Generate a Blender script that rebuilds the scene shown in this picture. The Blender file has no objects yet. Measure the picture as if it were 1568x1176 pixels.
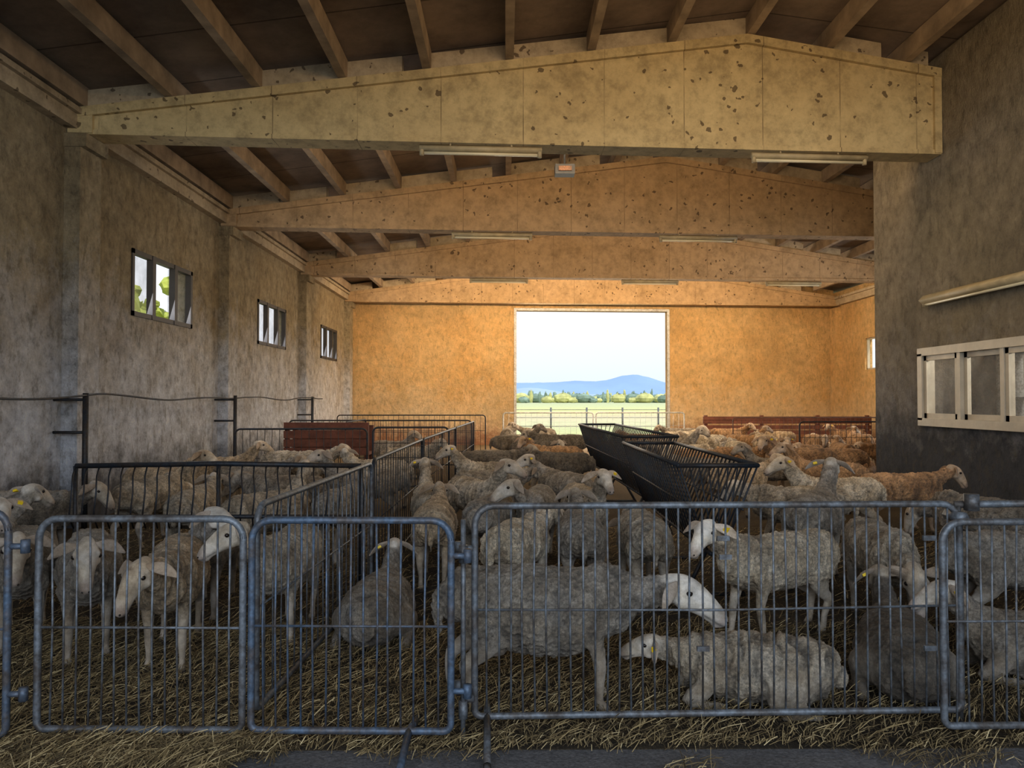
import bpy, math, random
import numpy as np
from mathutils import Vector, noise
random.seed(7); np.random.seed(7)
S=bpy.context.scene
COL=S.collection
def V(*a): return np.array(a,float)
def nrm(v): return v/ (np.linalg.norm(v)+1e-12)
# ------------------------------------------------------------ materials
def newmat(name):
    m=bpy.data.materials.new(name); m.use_nodes=True
    nt=m.node_tree; b=nt.nodes['Principled BSDF']
    return m,nt,b
class N:
    def __init__(s,nt): s.nt=nt
    def add(s,t,**k):
        n=s.nt.nodes.new(t)
        for a,v in k.items(): setattr(n,a,v)
        return n
    def link(s,a,b): s.nt.links.new(a,b)
    def noise(s,vec,scale,detail=5,rough=.6):
        n=s.add('ShaderNodeTexNoise'); n.inputs['Scale'].default_value=scale
        n.inputs['Detail'].default_value=detail; n.inputs['Roughness'].default_value=rough
        s.link(vec,n.inputs['Vector']); return n.outputs['Fac']
    def ramp(s,fac,stops):
        n=s.add('ShaderNodeValToRGB'); e=n.color_ramp.elements
        while len(e)<len(stops): e.new(.5)
        for i,(p,c) in enumerate(stops):
            e[i].position=p; e[i].color=(c[0],c[1],c[2],1) if hasattr(c,'__len__') else (c,c,c,1)
        s.link(fac,n.inputs[0]); return n.outputs[0]
    def mix(s,f,a,b,mode='MIX'):
        n=s.add('ShaderNodeMix',data_type='RGBA',blend_type=mode)
        if hasattr(f,'links'): s.link(f,n.inputs[0])
        else: n.inputs[0].default_value=f
        for i,x in ((6,a),(7,b)):
            if hasattr(x,'links'): s.link(x,n.inputs[i])
            else: n.inputs[i].default_value=(x[0],x[1],x[2],1)
        return n.outputs[2]
    def math(s,op,a,b=0):
        n=s.add('ShaderNodeMath',operation=op)
        for i,x in ((0,a),(1,b)):
            if hasattr(x,'links'): s.link(x,n.inputs[i])
            else: n.inputs[i].default_value=x
        return n.outputs[0]
    def bump(s,h,bs,strength=.4,dist=.02):
        n=s.add('ShaderNodeBump'); n.inputs['Strength'].default_value=strength; n.inputs['Distance'].default_value=dist
        s.link(h,n.inputs['Height']); s.link(n.outputs[0],bs.inputs['Normal'])
    def pos(s):
        g=s.add('ShaderNodeNewGeometry'); return g.outputs['Position']
    def sep(s,v):
        n=s.add('ShaderNodeSeparateXYZ'); s.link(v,n.inputs[0]); return n.outputs
    def range(s,v,a,b,c,d):
        n=s.add('ShaderNodeMapRange'); s.link(v,n.inputs[0])
        for i,x in enumerate((a,b,c,d)): n.inputs[i+1].default_value=x
        return n.outputs[0]
def simple(name,c,rough=.7,metal=0,var=.25,scale=8,bump=.15):
    m,nt,b=newmat(name); n=N(nt); p=n.pos()
    f=n.noise(p,scale)
    c2=[x*(1-var) for x in c]; c3=[min(1,x*(1+var)) for x in c]
    n.link(n.ramp(f,[(.3,c2),(.7,c3)]),b.inputs['Base Color'])
    b.inputs['Roughness'].default_value=rough; b.inputs['Metallic'].default_value=metal
    n.bump(n.noise(p,scale*6),b,bump,.01)
    return m
def plaster(name,A,B,low,grime,zlo=.9,zhi=3.2,g0=.45,g1=1.0,dk=.6,con=1.0,fs=2.2):
    m,nt,b=newmat(name); n=N(nt); p=n.pos()
    f=n.noise(p,.7,6); f2=n.noise(p,4.5,10,.78)
    c=n.mix(n.ramp(f,[(.35,0),(.65,1)]),A,B)
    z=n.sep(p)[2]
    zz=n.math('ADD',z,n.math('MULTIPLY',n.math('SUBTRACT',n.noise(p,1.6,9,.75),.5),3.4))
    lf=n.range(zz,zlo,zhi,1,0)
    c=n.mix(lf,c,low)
    zg=n.math('ADD',z,n.math('MULTIPLY',n.math('SUBTRACT',n.noise(p,2.5,9,.75),.5),2.2))
    c=n.mix(n.range(zg,g0,g1,.92,0),c,grime)
    q=lambda v:max(.02,1+(v-1)*con)
    c=n.mix(1.0,c,n.ramp(f2,[(.28,q(.35)),(.45,q(.82)),(.6,q(1.08)),(.75,q(1.4))]),'MULTIPLY')
    mp=n.add('ShaderNodeMapping'); mp.inputs['Scale'].default_value=(3.5,3.5,1.6); mp.inputs['Rotation'].default_value=(.5,.5,0); n.link(p,mp.inputs[0])
    f3=n.noise(mp.outputs[0],fs,9,.75)
    c=n.mix(n.math('MULTIPLY',n.ramp(f3,[(.52,0),(.64,dk)]),n.range(lf,0,1,1,.75)),c,[x*.42 for x in A])
    # broad damp stains
    c=n.mix(n.ramp(n.noise(p,.45,7,.7),[(.5,0),(.68,.45)]),c,[x*.4 for x in B])
    n.link(c,b.inputs['Base Color']); b.inputs['Roughness'].default_value=.95
    h=n.math('ADD',n.noise(p,7,8,.75),n.math('MULTIPLY',f3,1.4))
    n.bump(h,b,1.0,.07)
    return m
def beammat(name,A,B,seam=True):
    m,nt,b=newmat(name); n=N(nt); p=n.pos()
    c=n.mix(n.ramp(n.noise(p,.8,6),[(.3,0),(.7,1)]),A,B)
    c=n.mix(1.0,c,n.ramp(n.noise(p,6,9,.75),[(.25,.55),(.5,.95),(.8,1.2)]),'MULTIPLY')
    c=n.mix(n.ramp(n.noise(p,2.2,9,.75),[(.50,0),(.68,.55)]),c,[x*.42 for x in A])
    mpv=n.add('ShaderNodeVectorMath',operation='ADD'); nz=n.add('ShaderNodeTexNoise'); nz.inputs['Scale'].default_value=9; n.link(p,nz.inputs['Vector'])
    vs=n.add('ShaderNodeVectorMath',operation='SCALE'); n.link(nz.outputs['Color'],vs.inputs[0]); vs.inputs['Scale'].default_value=.16
    n.link(p,mpv.inputs[0]); n.link(vs.outputs[0],mpv.inputs[1])
    v=n.add('ShaderNodeTexVoronoi'); v.inputs['Scale'].default_value=6.5; n.link(mpv.outputs[0],v.inputs['Vector'])
    thr=n.range(n.noise(p,3,2),.35,.65,.08,.26)
    spot=n.math('MULTIPLY',n.math('LESS_THAN',v.outputs['Distance'],thr),n.math('GREATER_THAN',n.noise(p,.9,3),.47))
    c=n.mix(n.math('MULTIPLY',spot,.75),c,(.06,.035,.018))
    if seam:
        x=n.sep(p)[0]
        fr=n.math('FRACT',n.math('DIVIDE',n.math('ADD',x,20.3),1.08))
        c=n.mix(n.math('MULTIPLY',n.math('LESS_THAN',fr,.011),n.ramp(n.noise(p,3,4),[(.4,.1),(.6,.65)])),c,(.06,.035,.02))
    n.link(c,b.inputs['Base Color']); b.inputs['Roughness'].default_value=.9
    n.bump(n.noise(p,12,6),b,.4,.02)
    return m
M={}
M['wall_l']=plaster('plaster_left',(.42,.32,.18),(.52,.43,.28),(.92,.94,1.0),(.15,.16,.19),1.2,3.5,.35,.95,.65,1.1)  # low whitewash lightened and blued to paint in cool sky light
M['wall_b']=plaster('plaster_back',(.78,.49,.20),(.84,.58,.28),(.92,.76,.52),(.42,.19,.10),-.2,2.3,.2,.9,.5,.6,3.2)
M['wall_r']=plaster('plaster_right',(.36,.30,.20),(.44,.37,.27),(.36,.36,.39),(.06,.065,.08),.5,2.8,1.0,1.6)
M['beam']=beammat('beam_paint',(.48,.36,.18),(.60,.48,.26))
M['beam2']=beammat('beam_paint_b',(.44,.30,.16),(.52,.37,.22))
M['infill']=beammat('infill_concrete',(.40,.32,.21),(.50,.41,.29),False)
M['purlin']=simple('purlin_concrete',(.33,.25,.17),.9,0,.35,3)
def ceilmat():
    m,nt,b=newmat('ceiling_board'); n=N(nt); p=n.pos()
    c=n.mix(n.ramp(n.noise(p,.9,8,.7),[(.35,0),(.65,1)]),(.13,.095,.07),(.28,.21,.155))
    y=n.sep(p)[1]
    fr=n.math('FRACT',n.math('DIVIDE',n.math('ADD',y,20.3),1.25))
    c=n.mix(n.math('MULTIPLY',n.math('LESS_THAN',fr,.02),.7),c,(.03,.02,.015))
    n.link(c,b.inputs['Base Color']); b.inputs['Roughness'].default_value=.95
    n.bump(n.noise(p,5,6),b,.3,.03); return m
M['ceil']=ceilmat()
def gatemat(name,c,rust,amt=.6,metal=.4):
    m,nt,b=newmat(name); n=N(nt); p=n.pos()
    cc=n.mix(n.ramp(n.noise(p,7,6,.7),[(.42,0),(amt,1)]),c,rust)
    cc=n.mix(1,cc,n.ramp(n.noise(p,40,4),[(.3,.55),(.7,1.25)]),'MULTIPLY')
    n.link(cc,b.inputs['Base Color']); b.inputs['Roughness'].default_value=.55; b.inputs['Metallic'].default_value=metal
    n.bump(n.noise(p,60,4),b,.2,.004); return m
M['gate']=gatemat('gate_paint_blue_grey',(.11,.16,.235),(.12,.11,.11))
M['gate_g']=gatemat('gate_galvanised',(.19,.215,.245),(.11,.10,.095))
M['gate_d']=gatemat('dark_metal',(.03,.04,.055),(.05,.04,.035))
M['rust']=gatemat('rusty_metal',(.16,.08,.05),(.09,.05,.035),.6,.2)
M['gate_w']=gatemat('white_metal',(.55,.56,.55),(.3,.28,.25),.75,.2)
M['lampb']=simple('lamp_housing',(.42,.34,.20),.6,0,.2,5)
M['tube']=simple('lamp_tube',(.72,.64,.44),.35,0,.05,5)
M['alu']=simple('cream_aluminium',(.52,.47,.38),.45,.2,.12,5)
M['frame']=simple('brown_window_frame',(.05,.04,.035),.6,0,.2,5)
M['rubber']=simple('black_rubber',(.03,.035,.045),.6,0,.2,20)
M['wood']=simple('old_wood_red',(.14,.05,.03),.85,0,.4,6)
def glass(name,mixf,col):
    m,nt,b=newmat(name); n=N(nt)
    out=nt.nodes['Material Output']
    tr=n.add('ShaderNodeBsdfTransparent'); mx=n.add('ShaderNodeMixShader')
    b.inputs['Base Color'].default_value=(*col,1); b.inputs['Roughness'].default_value=.08
    f=n.ramp(n.noise(n.pos(),3,5),[(.3,mixf*.6),(.7,min(1,mixf*1.4))])
    n.link(f,mx.inputs[0]); n.link(tr.outputs[0],mx.inputs[1]); n.link(b.outputs[0],mx.inputs[2]); n.link(mx.outputs[0],out.inputs[0])
    return m
M['glass']=glass('dusty_glass',.20,(.5,.5,.48))
def strawmat(name):
    m,nt,b=newmat(name); n=N(nt); p=n.pos()
    mp=n.add('ShaderNodeMapping'); mp.inputs['Scale'].default_value=(1,5,1); mp.inputs['Rotation'].default_value=(0,0,.7); n.link(p,mp.inputs[0])
    mp2=n.add('ShaderNodeMapping'); mp2.inputs['Scale'].default_value=(6,1,1); mp2.inputs['Rotation'].default_value=(0,0,.3); n.link(p,mp2.inputs[0])
    a=n.noise(mp.outputs[0],22,5,.7); c=n.noise(mp2.outputs[0],19,5,.7)
    f=n.math('MULTIPLY',a,c)
    col=n.ramp(f,[(.14,(.02,.014,.009)),(.26,(.085,.062,.034)),(.4,(.26,.19,.10))])
    col=n.mix(n.ramp(n.noise(p,.9,5),[(.38,0),(.62,.75)]),col,(.035,.026,.018))
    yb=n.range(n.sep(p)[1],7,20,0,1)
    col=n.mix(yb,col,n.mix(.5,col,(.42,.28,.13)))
    n.link(col,b.inputs['Base Color']); b.inputs['Roughness'].default_value=1
    n.bump(f,b,1,.05); return m
M['bed']=strawmat('straw_bedding_floor')
def strandmat():
    m,nt,b=newmat('straw_strand'); n=N(nt)
    g=n.add('ShaderNodeNewGeometry')
    col=n.ramp(g.outputs['Random Per Island'],[(0,(.05,.036,.019)),(.5,(.20,.145,.07)),(.85,(.42,.32,.16)),(1,(.70,.57,.33))])
    n.link(col,b.inputs['Base Color']); b.inputs['Roughness'].default_value=.7; return m
M['strand']=strandmat()
def asphalt():
    m,nt,b=newmat('asphalt'); n=N(nt); p=n.pos()
    c=n.ramp(n.noise(p,45,6,.8),[(.3,(.06,.06,.065)),(.7,(.23,.225,.23))])
    c=n.mix(1,c,n.ramp(n.noise(p,1.5,5),[(.3,.6),(.7,1.1)]),'MULTIPLY')
    n.link(c,b.inputs['Base Color']); b.inputs['Roughness'].default_value=.85
    n.bump(n.noise(p,70,4),b,.6,.01); return m
M['asph']=asphalt()
def fieldmat():
    m,nt,b=newmat('field'); n=N(nt); p=n.pos()
    y=n.sep(p)[1]
    c=n.ramp(n.range(y,26,400,0,1),[(0,(.66,.64,.40)),(.02,(.55,.60,.24)),(.06,(.62,.60,.36)),(.12,(.66,.52,.34)),(.2,(.68,.68,.24)),(.4,(.55,.60,.30)),(1,(.42,.50,.34))])
    mp=n.add('ShaderNodeMapping'); mp.inputs['Scale'].default_value=(.02,.25,1); n.link(p,mp.inputs[0])
    c=n.mix(.4,c,n.ramp(n.noise(mp.outputs[0],3,5),[(.35,(.45,.48,.22)),(.65,(.74,.64,.38))]))
    c=n.mix(1,c,n.ramp(n.noise(p,1.2,6,.8),[(.3,.7),(.7,1.2)]),'MULTIPLY')
    n.link(c,b.inputs['Base Color']); b.inputs['Roughness'].default_value=1; return m
M['field']=fieldmat()
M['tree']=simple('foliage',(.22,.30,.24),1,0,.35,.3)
M['treey']=simple('foliage_yellow',(.50,.50,.22),1,0,.3,.3)
M['treeg']=simple('foliage_near',(.34,.38,.08),1,0,.4,1.5)
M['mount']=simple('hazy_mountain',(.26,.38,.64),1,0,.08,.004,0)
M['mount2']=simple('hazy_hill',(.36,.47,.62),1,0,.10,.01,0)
M['trunk']=simple('bark',(.1,.07,.05),1)
def sheepmat():
    m,nt,b=newmat('sheep_fleece'); n=N(nt)
    a=n.add('ShaderNodeAttribute'); a.attribute_name='Col'
    oi=n.add('ShaderNodeObjectInfo')
    tc=n.add('ShaderNodeTexCoord').outputs['Object']
    wl=a.outputs['Alpha']
    tint=n.mix(n.math('ADD',n.math('MULTIPLY',wl,.6),.4),(1,1,1),oi.outputs['Color'])
    c=n.mix(1,a.outputs['Color'],tint,'MULTIPLY')
    f=n.noise(tc,75,6,.8)
    of=n.add('ShaderNodeVectorMath',operation='ADD'); n.link(tc,of.inputs[0])
    cb=n.add('ShaderNodeCombineXYZ'); n.link(n.math('MULTIPLY',oi.outputs['Random'],20),cb.inputs[0]); n.link(cb.outputs[0],of.inputs[1])
    f2=n.noise(of.outputs[0],4,7,.7)
    c=n.mix(n.math('ADD',n.math('MULTIPLY',wl,.7),.25),c,n.mix(1,c,n.ramp(f,[(.32,.28),(.55,1.05),(.75,1.6)]),'MULTIPLY'))
    c=n.mix(1,c,n.ramp(f2,[(.3,(.38,.31,.24)),(.46,(.82,.76,.67)),(.6,(1.12,1.11,1.10))]),'MULTIPLY')
    n.link(c,b.inputs['Base Color']); b.inputs['Roughness'].default_value=.95
    b.inputs['Sheen Weight'].default_value=.15
    n.bump(n.math('MULTIPLY',n.math('ADD',f,n.math('MULTIPLY',n.noise(tc,190,3),.5)),n.math('ADD',n.math('MULTIPLY',wl,.85),.15)),b,1.0,.016); return m
M['fleece']=sheepmat()
m_,nt_,b_=newmat('sheep_eye'); b_.inputs['Base Color'].default_value=(.015,.01,.008,1); b_.inputs['Roughness'].default_value=.15; M['eye']=m_
m_,nt_,b_=newmat('ear_tag_yellow'); b_.inputs['Base Color'].default_value=(.85,.6,.02,1); b_.inputs['Roughness'].default_value=.5; M['tag']=m_
# ------------------------------------------------------------ mesh building
class MB:
    def __init__(s): s.v=[]; s.f=[]; s.m=[]; s.sm=[]
    def add(s,v,f,mi=0,smooth=False):
        o=len(s.v); s.v.extend([tuple(x) for x in v]); s.f.extend([tuple(i+o for i in q) for q in f])
        s.m.extend([mi]*len(f)); s.sm.extend([smooth]*len(f))
    def box(s,x0,x1,y0,y1,z0,z1,mi=0,fn=None):
        v=[(x,y,z) for z in (z0,z1) for y in (y0,y1) for x in (x0,x1)]
        if fn: v=[fn(*p) for p in v]
        s.add(v,[(0,2,3,1),(4,5,7,6),(0,1,5,4),(2,6,7,3),(0,4,6,2),(1,3,7,5)],mi)
    def prism(s,prof,y0,y1,mi=0,fn=None):
        k=len(prof); v=[(x,y0,z) for x,z in prof]+[(x,y1,z) for x,z in prof]
        if fn: v=[fn(*p) for p in v]
        f=[tuple(range(k)),tuple(range(2*k-1,k-1,-1))]+[(i,i+k,(i+1)%k+k,(i+1)%k) for i in range(k)]
        s.add(v,f,mi)
    def tube(s,pts,r,n=8,mi=0):
        pts=[V(*p) for p in pts]; v,f=loft(pts,[(r,r)]*len(pts),n=n,cap=False); s.add(v,f,mi,True)
    def obj(s,name,mats,loc=(0,0,0)):
        me=bpy.data.meshes.new(name); me.from_pydata(s.v,[],s.f)
        for m in mats: me.materials.append(m)
        me.polygons.foreach_set('material_index',s.m); me.polygons.foreach_set('use_smooth',s.sm)
        me.update(); o=bpy.data.objects.new(name,me); o.location=loc; COL.objects.link(o); return o
def catmull(P,sub):
    P=np.array(P,float); Q=np.vstack([2*P[0]-P[1],P,2*P[-1]-P[-2]]); out=[]
    for i in range(1,len(Q)-2):
        for k in range(sub):
            t=k/sub; a,b,c,d=Q[i-1],Q[i],Q[i+1],Q[i+2]
            out.append(.5*((2*b)+(-a+c)*t+(2*a-5*b+4*c-d)*t*t+(-a+3*b-3*c+d)*t**3))
    out.append(Q[-2]); return np.array(out)
def loft(C,R,side=None,n=16,cap=True):
    C=[np.array(c,float) for c in C]; R=list(R); k=len(C)
    T=[nrm(C[min(i+1,k-1)]-C[max(i-1,0)]) for i in range(k)]
    if cap:
        a=T[0]; ra=sum(R[0])/2; b=T[-1]; rb=sum(R[-1])/2
        C=[C[0]-a*ra*.55]+C+[C[-1]+b*rb*.55]; R=[(R[0][0]*.72,R[0][1]*.72)]+R+[(R[-1][0]*.72,R[-1][1]*.72)]
        T=[a]+T+[b]; ends=(C[0]-a*ra*.3,C[-1]+b*rb*.3)
    else: ends=(C[0],C[-1])
    v=[];f=[]; prev=None
    for c,r,t in zip(C,R,T):
        if side is not None: s_=np.array(side,float)
        elif prev is not None: s_=prev
        else: s_=V(1,0,0) if abs(t[0])<.8 else V(0,1,0)
        s_=nrm(s_-t*np.dot(s_,t)); prev=s_; u=np.cross(s_,t)
        for j in range(n):
            a=2*math.pi*j/n; v.append(c+s_*math.cos(a)*r[0]+u*math.sin(a)*r[1])
    m=len(C)
    for i in range(m-1):
        for j in range(n):
            j2=(j+1)%n; f.append((i*n+j,(i+1)*n+j,(i+1)*n+j2,i*n+j2))
    e=len(v); v+= [ends[0],ends[1]]
    for j in range(n):
        j2=(j+1)%n; f.append((e,j,j2)); f.append((e+1,(m-1)*n+j2,(m-1)*n+j))
    return v,f
def usphere(c,r,seg=10,rg=6):
    v=[];f=[]
    for i in range(rg+1):
        th=math.pi*i/rg
        for j in range(seg):
            a=2*math.pi*j/seg; v.append((c[0]+r[0]*math.sin(th)*math.cos(a),c[1]+r[1]*math.sin(th)*math.sin(a),c[2]+r[2]*math.cos(th)))
    for i in range(rg):
        for j in range(seg):
            j2=(j+1)%seg; f.append((i*seg+j,(i+1)*seg+j,(i+1)*seg+j2,i*seg+j2))
    return v,f
# ------------------------------------------------------------ building shell
SH=.06
XL=-5.55; XR=12.0; RX=3.25; ZE=5.30; ZR=6.54
def sh(x,y,z): return (x,y+SH*(x+5.38),z)
def zr(x): return ZR-(ZR-ZE)*abs(x-RX)/8.75
Y0=-4.0
def wall_open(name,mat,mp,t0,t1,z0,z1,th,ops,extra=None):
    mb=MB()
    ts=sorted({t0,t1}|{o[0] for o in ops}|{o[1] for o in ops}); zs=sorted({z0,z1}|{o[2] for o in ops}|{o[3] for o in ops})
    for a,b in zip(ts,ts[1:]):
        for c,d in zip(zs,zs[1:]):
            tm=(a+b)/2; zm=(c+d)/2
            if any(o[0]<tm<o[1] and o[2]<zm<o[3] for o in ops): continue
            mb.box(a,b,0,th,c,d,0,fn=mp)
    if extra: extra(mb)
    return mb.obj(name,[mat])
lw=[(10.95,13.05,2.85,3.85),(16.5,18.6,2.85,3.85),(22.1,24.2,2.85,3.85),(5.2,7.3,2.85,3.85)]
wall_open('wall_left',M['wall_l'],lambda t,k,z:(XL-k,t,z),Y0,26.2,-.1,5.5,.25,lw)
rw=[(22.0,24.6,2.6,3.65),(16.5,18.6,2.6,3.65),(5.5,8.5,1.4,3.2)]
wall_open('wall_right',M['wall_b'],lambda t,k,z:(XR+k,t,z),Y0,27.2,-.1,5.5,.25,rw)
YB=25.9
def gab(mb):
    mb.prism([(XL,4.77),(XR,4.77),(XR,zr(XR)+.3),(RX,ZR+.3),(XL,zr(XL)+.3)],YB,YB+.3,0,fn=sh)
wall_open('wall_back',M['wall_b'],lambda t,k,z:sh(t,YB+k,z),XL,XR,-.1,4.77,.3,[(.37,5.8,-.1,4.77)],gab)
XB=5.97
bw=(7.05,10.48,1.31,2.25)
def blk(mb):
    mb.box(XB+.25,XR,11.65,11.9,-.1,5.5)
    mb.prism([(XB+.25,5.5),(XR,5.5),(XR,zr(XR)+.24),(XB+.25,zr(XB+.25)+.24)],11.65,11.9)
wall_open('wall_inner_room',M['wall_r'],lambda t,k,z:(XB+k,t,z),Y0,11.9,-.1,zr(XB)+.2,.25,[bw],blk)
mb=MB(); mb.box(XL,XR,3.42,YB+1.0,-.12,0); mb.obj('floor',[M['bed']])
mb=MB(); mb.box(XL-2,XR+2,-14,3.42,-.12,-.004); mb.obj('floor_entrance',[M['asph']])
mb=MB()
mb.prism([(XL-.5,zr(XL)+.24),(RX,ZR+.24),(XR+.5,zr(XR)+.24),(XR+.5,zr(XR)+.36),(RX,ZR+.36),(XL-.5,zr(XL)+.36)],Y0,28.0); mb.obj('ceiling',[M['ceil']])
mb=MB()
xs=[RX+.05+1.085*i for i in range(-8,9)]
for x in xs:
    if x<XL+.1 or x>XR-.1: continue
    mb.prism([(x-.055,zr(x)-.01),(x+.055,zr(x)-.01),(x+.055,zr(x)+.25),(x-.055,zr(x)+.25)],Y0,25.95)
mb.obj('ceiling_purlins',[M['purlin']])
ZB=4.96
def beam(d,xr,mat,seed):
    rnd=random.Random(seed); mb=MB(); xl=XL+.02
    def top(x,o=0): return zr(x)+o
    pr=[(xl,ZB+.03),(xr,ZB+.03),(xr,top(xr,-.05))]+([(RX,ZR-.05)] if xr>RX else [])+[(xl,top(xl,-.05))]
    mb.prism(pr,d,d+.3,0,fn=sh)
    mb.prism([(xl,ZB),(xr,ZB),(xr,ZB+.06),(xl,ZB+.06)],d-.03,d+.33,0,fn=sh)
    mb.prism([(xl,top(xl,-.14)),(RX,ZR-.14),(xr,top(xr,-.14)),(xr,top(xr,-.02)),(RX,ZR-.02),(xl,top(xl,-.02))],d-.06,d+.36,0,fn=sh)
    mb.prism([(xl,ZB+.01),(xl+.3,ZB+.01),(xl+.3,top(xl+.3,-.1)),(xl,top(xl,-.1))],d-.05,d+.35,0,fn=sh)
    mb.prism([(xr-.1,ZB+.01),(xr,ZB+.01),(xr,top(xr,-.1)),(xr-.1,top(xr-.1,-.1))],d-.05,d+.35,0,fn=sh)
    e=[xl]+[x for x in xs if xl+.1<x<xr-.1]+[xr]
    for a,b in zip(e,e[1:]):
        if rnd.random()<.12: continue
        lo=rnd.random()*.03
        w=b-a; cut=rnd.random()
        segs=[(a,b)] if cut<.6 else [(a,a+w*.7)]
        for a1,b1 in segs:
            mb.prism([(a1,top(a1,-.03)),(b1,top(b1,-.03)),(b1,top(b1,.235-lo)),(a1,top(a1,.235-lo))] if not (a1<RX<b1) else [(a1,top(a1,-.03)),(b1,top(b1,-.03)),(b1,top(b1,.235)),(RX,ZR+.235),(a1,top(a1,.235))],d+.02,d+.2,1,fn=sh)
    return mb.obj('ceiling_beam',[mat,M['infill']])
beam(9.35,XB-.01,M['beam'],3)
beam(14.35,XR-.02,M['beam2'],4)
beam(19.9,XR-.02,M['beam2'],5)
beam(25.35,XR-.02,M['beam2'],6)
beam(4.2,XB-.01,M['beam'],8)
mb=MB()
for d in (4.2,9.35,14.35,19.9,25.4):
    mb.box(XL,XL+.2,d-.08,d+.4,0,4.8)
    mb.box(XL,XL+.28,d-.1,d+.42,4.78,4.95)
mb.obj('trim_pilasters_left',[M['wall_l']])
mb=MB()
for d in (14.35,19.9,25.4):
    mb.box(XR-.2,XR,d+.95,d+1.4,0,4.9)
mb.obj('trim_pilasters_right',[M['wall_b']])
mb=MB(); mb.box(XL,XL+.14,Y0,25.9,5.02,5.22); mb.box(XL,XL+.20,Y0,25.9,5.2,5.27); mb.obj('trim_eave_left',[M['infill']])
mb=MB(); mb.box(XR-.16,XR,12,26.8,4.98,5.2);mb.box(XR-.24,XR,12,26.8,5.19,5.27); mb.obj('trim_eave_right',[M['infill']])
mb=MB(); mb.prism([(.28,0),(.37,0),(.37,4.77),(5.8,4.77),(5.8,0),(5.89,0),(5.89,4.86),(.28,4.86)],YB-.03,YB+.02,0,fn=sh); mb.obj('door_1_frame',[M['gate_w']])
def win(name,mp,t0,t1,z0,z1,mulls,mat,w=.05,dep=(.06,.14),glz=None):
    mb=MB()
    for a,b,c,d in ((t0,t1,z0,z0+w),(t0,t1,z1-w,z1),(t0,t0+w,z0,z1),(t1-w,t1,z0,z1)): mb.box(a,b,dep[0],dep[1],c,d,0,fn=mp)
    for m in mulls: mb.box(m-w*.75,m+w*.75,dep[0]-.01,dep[1]-.01,z0,z1,0,fn=mp)
    for i,(a,b) in enumerate(glz or []): mb.box(a,b,.095,.1,z0+w,z1-w,1,fn=mp)
    return mb.obj(name,[mat,M['glass']])
L=lambda t,k,z:(XL-k,t,z); R=lambda t,k,z:(XR+k,t,z); B=lambda t,k,z:(XB+k,t,z)
for i,(a,b,c,d) in enumerate(lw[:3]):
    w=(b-a)/3
    win('window_%d'%(i+1),L,a,b,c,d,[a+w*.95,a+w*2.05],M['frame'],.07,dep=(-.02,.08),glz=[(a,a+w),(a+w*2,b)] if i==0 else [(a,b)])
win('window_4',R,*rw[0],[23.3],M['alu'],.05)
win('window_5',R,*rw[1],[17.5],M['alu'],.05)
mb=MB()
mp=B; t0,t1,z0,z1=bw
for a,b,c,d in ((t0-.08,t1+.08,z0-.08,z0+.03),(t0-.08,t1+.08,z1-.03,z1+.08),(t0-.08,t0+.03,z0,z1),(t1-.03,t1+.08,z0,z1)): mb.box(a,b,-.07,.12,c,d,0,fn=mp)
for m in (9.62,8.77,7.92):
    mb.box(m-.035,m+.035,-.055,.08,z0,z1,0,fn=mp)
for j,(a,b) in enumerate(((9.66,10.44),(8.81,9.58),(7.96,8.73),(7.1,7.88))):
    o=.0 if j%2 else -.04
    for q in ((a,b,z0+.03,z0+.1),(a,b,z1-.1,z1-.03),(a,a+.06,z0+.03,z1-.03),(b-.06,b,z0+.03,z1-.03)): mb.box(q[0],q[1],o,o+.05,q[2],q[3],0,fn=mp)
    mb.box(a,b,o+.02,o+.026,z0+.05,z1-.05,1,fn=mp)
mb.obj('window_6',[M['alu'],M['glass']])
mb=MB(); 
for z in (.9,1.6,2.3): mb.box(7.6,8.0,9.2,11.4,z,z+.04)
for y in (9.2,10.3,11.36): mb.box(7.6,8.0,y,y+.04,0,2.4)
mb.obj('storage_shelf',[M['gate_w']])
def lamp(p,q,name='fluorescent_lamp',r=.05):
    p=V(*p);q=V(*q);t=nrm(q-p);mb=MB()
    mb.tube([p+V(0,0,.045),q+V(0,0,.045)],r,4); mb.tube([p+t*.06-V(0,0,.02),q-t*.06-V(0,0,.02)],.02,10,1)
    for e in (p+t*.03,q-t*.03): mb.tube([e+V(0,0,.05),e-V(0,0,.05)],.03,8,0)
    mb.tube([p+t*.4+V(0,0,.05),p+t*.4+V(0,0,.11)],.015,6,0); mb.tube([q-t*.4+V(0,0,.05),q-t*.4+V(0,0,.11)],.015,6,0)
    return mb.obj(name,[M['lampb'],M['tube']])
for d,cs in ((9.33,(-.33,4.1)),(14.35,(-.28,3.9)),(19.9,(-.2,4.0,8.1))):
    for c in cs:
        lamp(sh(c-.8,d,4.84),sh(c+.8,d,4.84))
lamp((XB-.09,10.35,2.95),(XB-.09,7.9,2.95),'wall_fluorescent_lamp',.07)
mb=MB(); mb.box(.75,1.05,11.2,11.4,5.05,5.2); mb.tube([(.9,11.3,5.2),(.9,11.3,6.3)],.015); mb.box(.80,1.0,11.17,11.2,5.09,5.16,1); mb.obj('floodlight',[M['rubber'],M['rust']])
mb=MB(); pts=[]
for i in range(121):
    y=4+i*.14; pts.append((XL+.4+.02*math.sin(y*3),y,1.66-.05*abs(math.sin((y-9.4)*math.pi/5.2))+.02*math.sin(y*2.1)))
mb.tube(pts,.014,6)
for y in (4.0,9.1,14.1,19.7):
    mb.tube([(XL+.4,y,0),(XL+.4,y,1.68)],.035,8); mb.tube([(XL+.4,y,1.2),(XL+.01,y,1.2)],.02,6)
    mb.tube([(XL+.4,y,1.6),(XL+.01,y,1.6)],.02,6)
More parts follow.
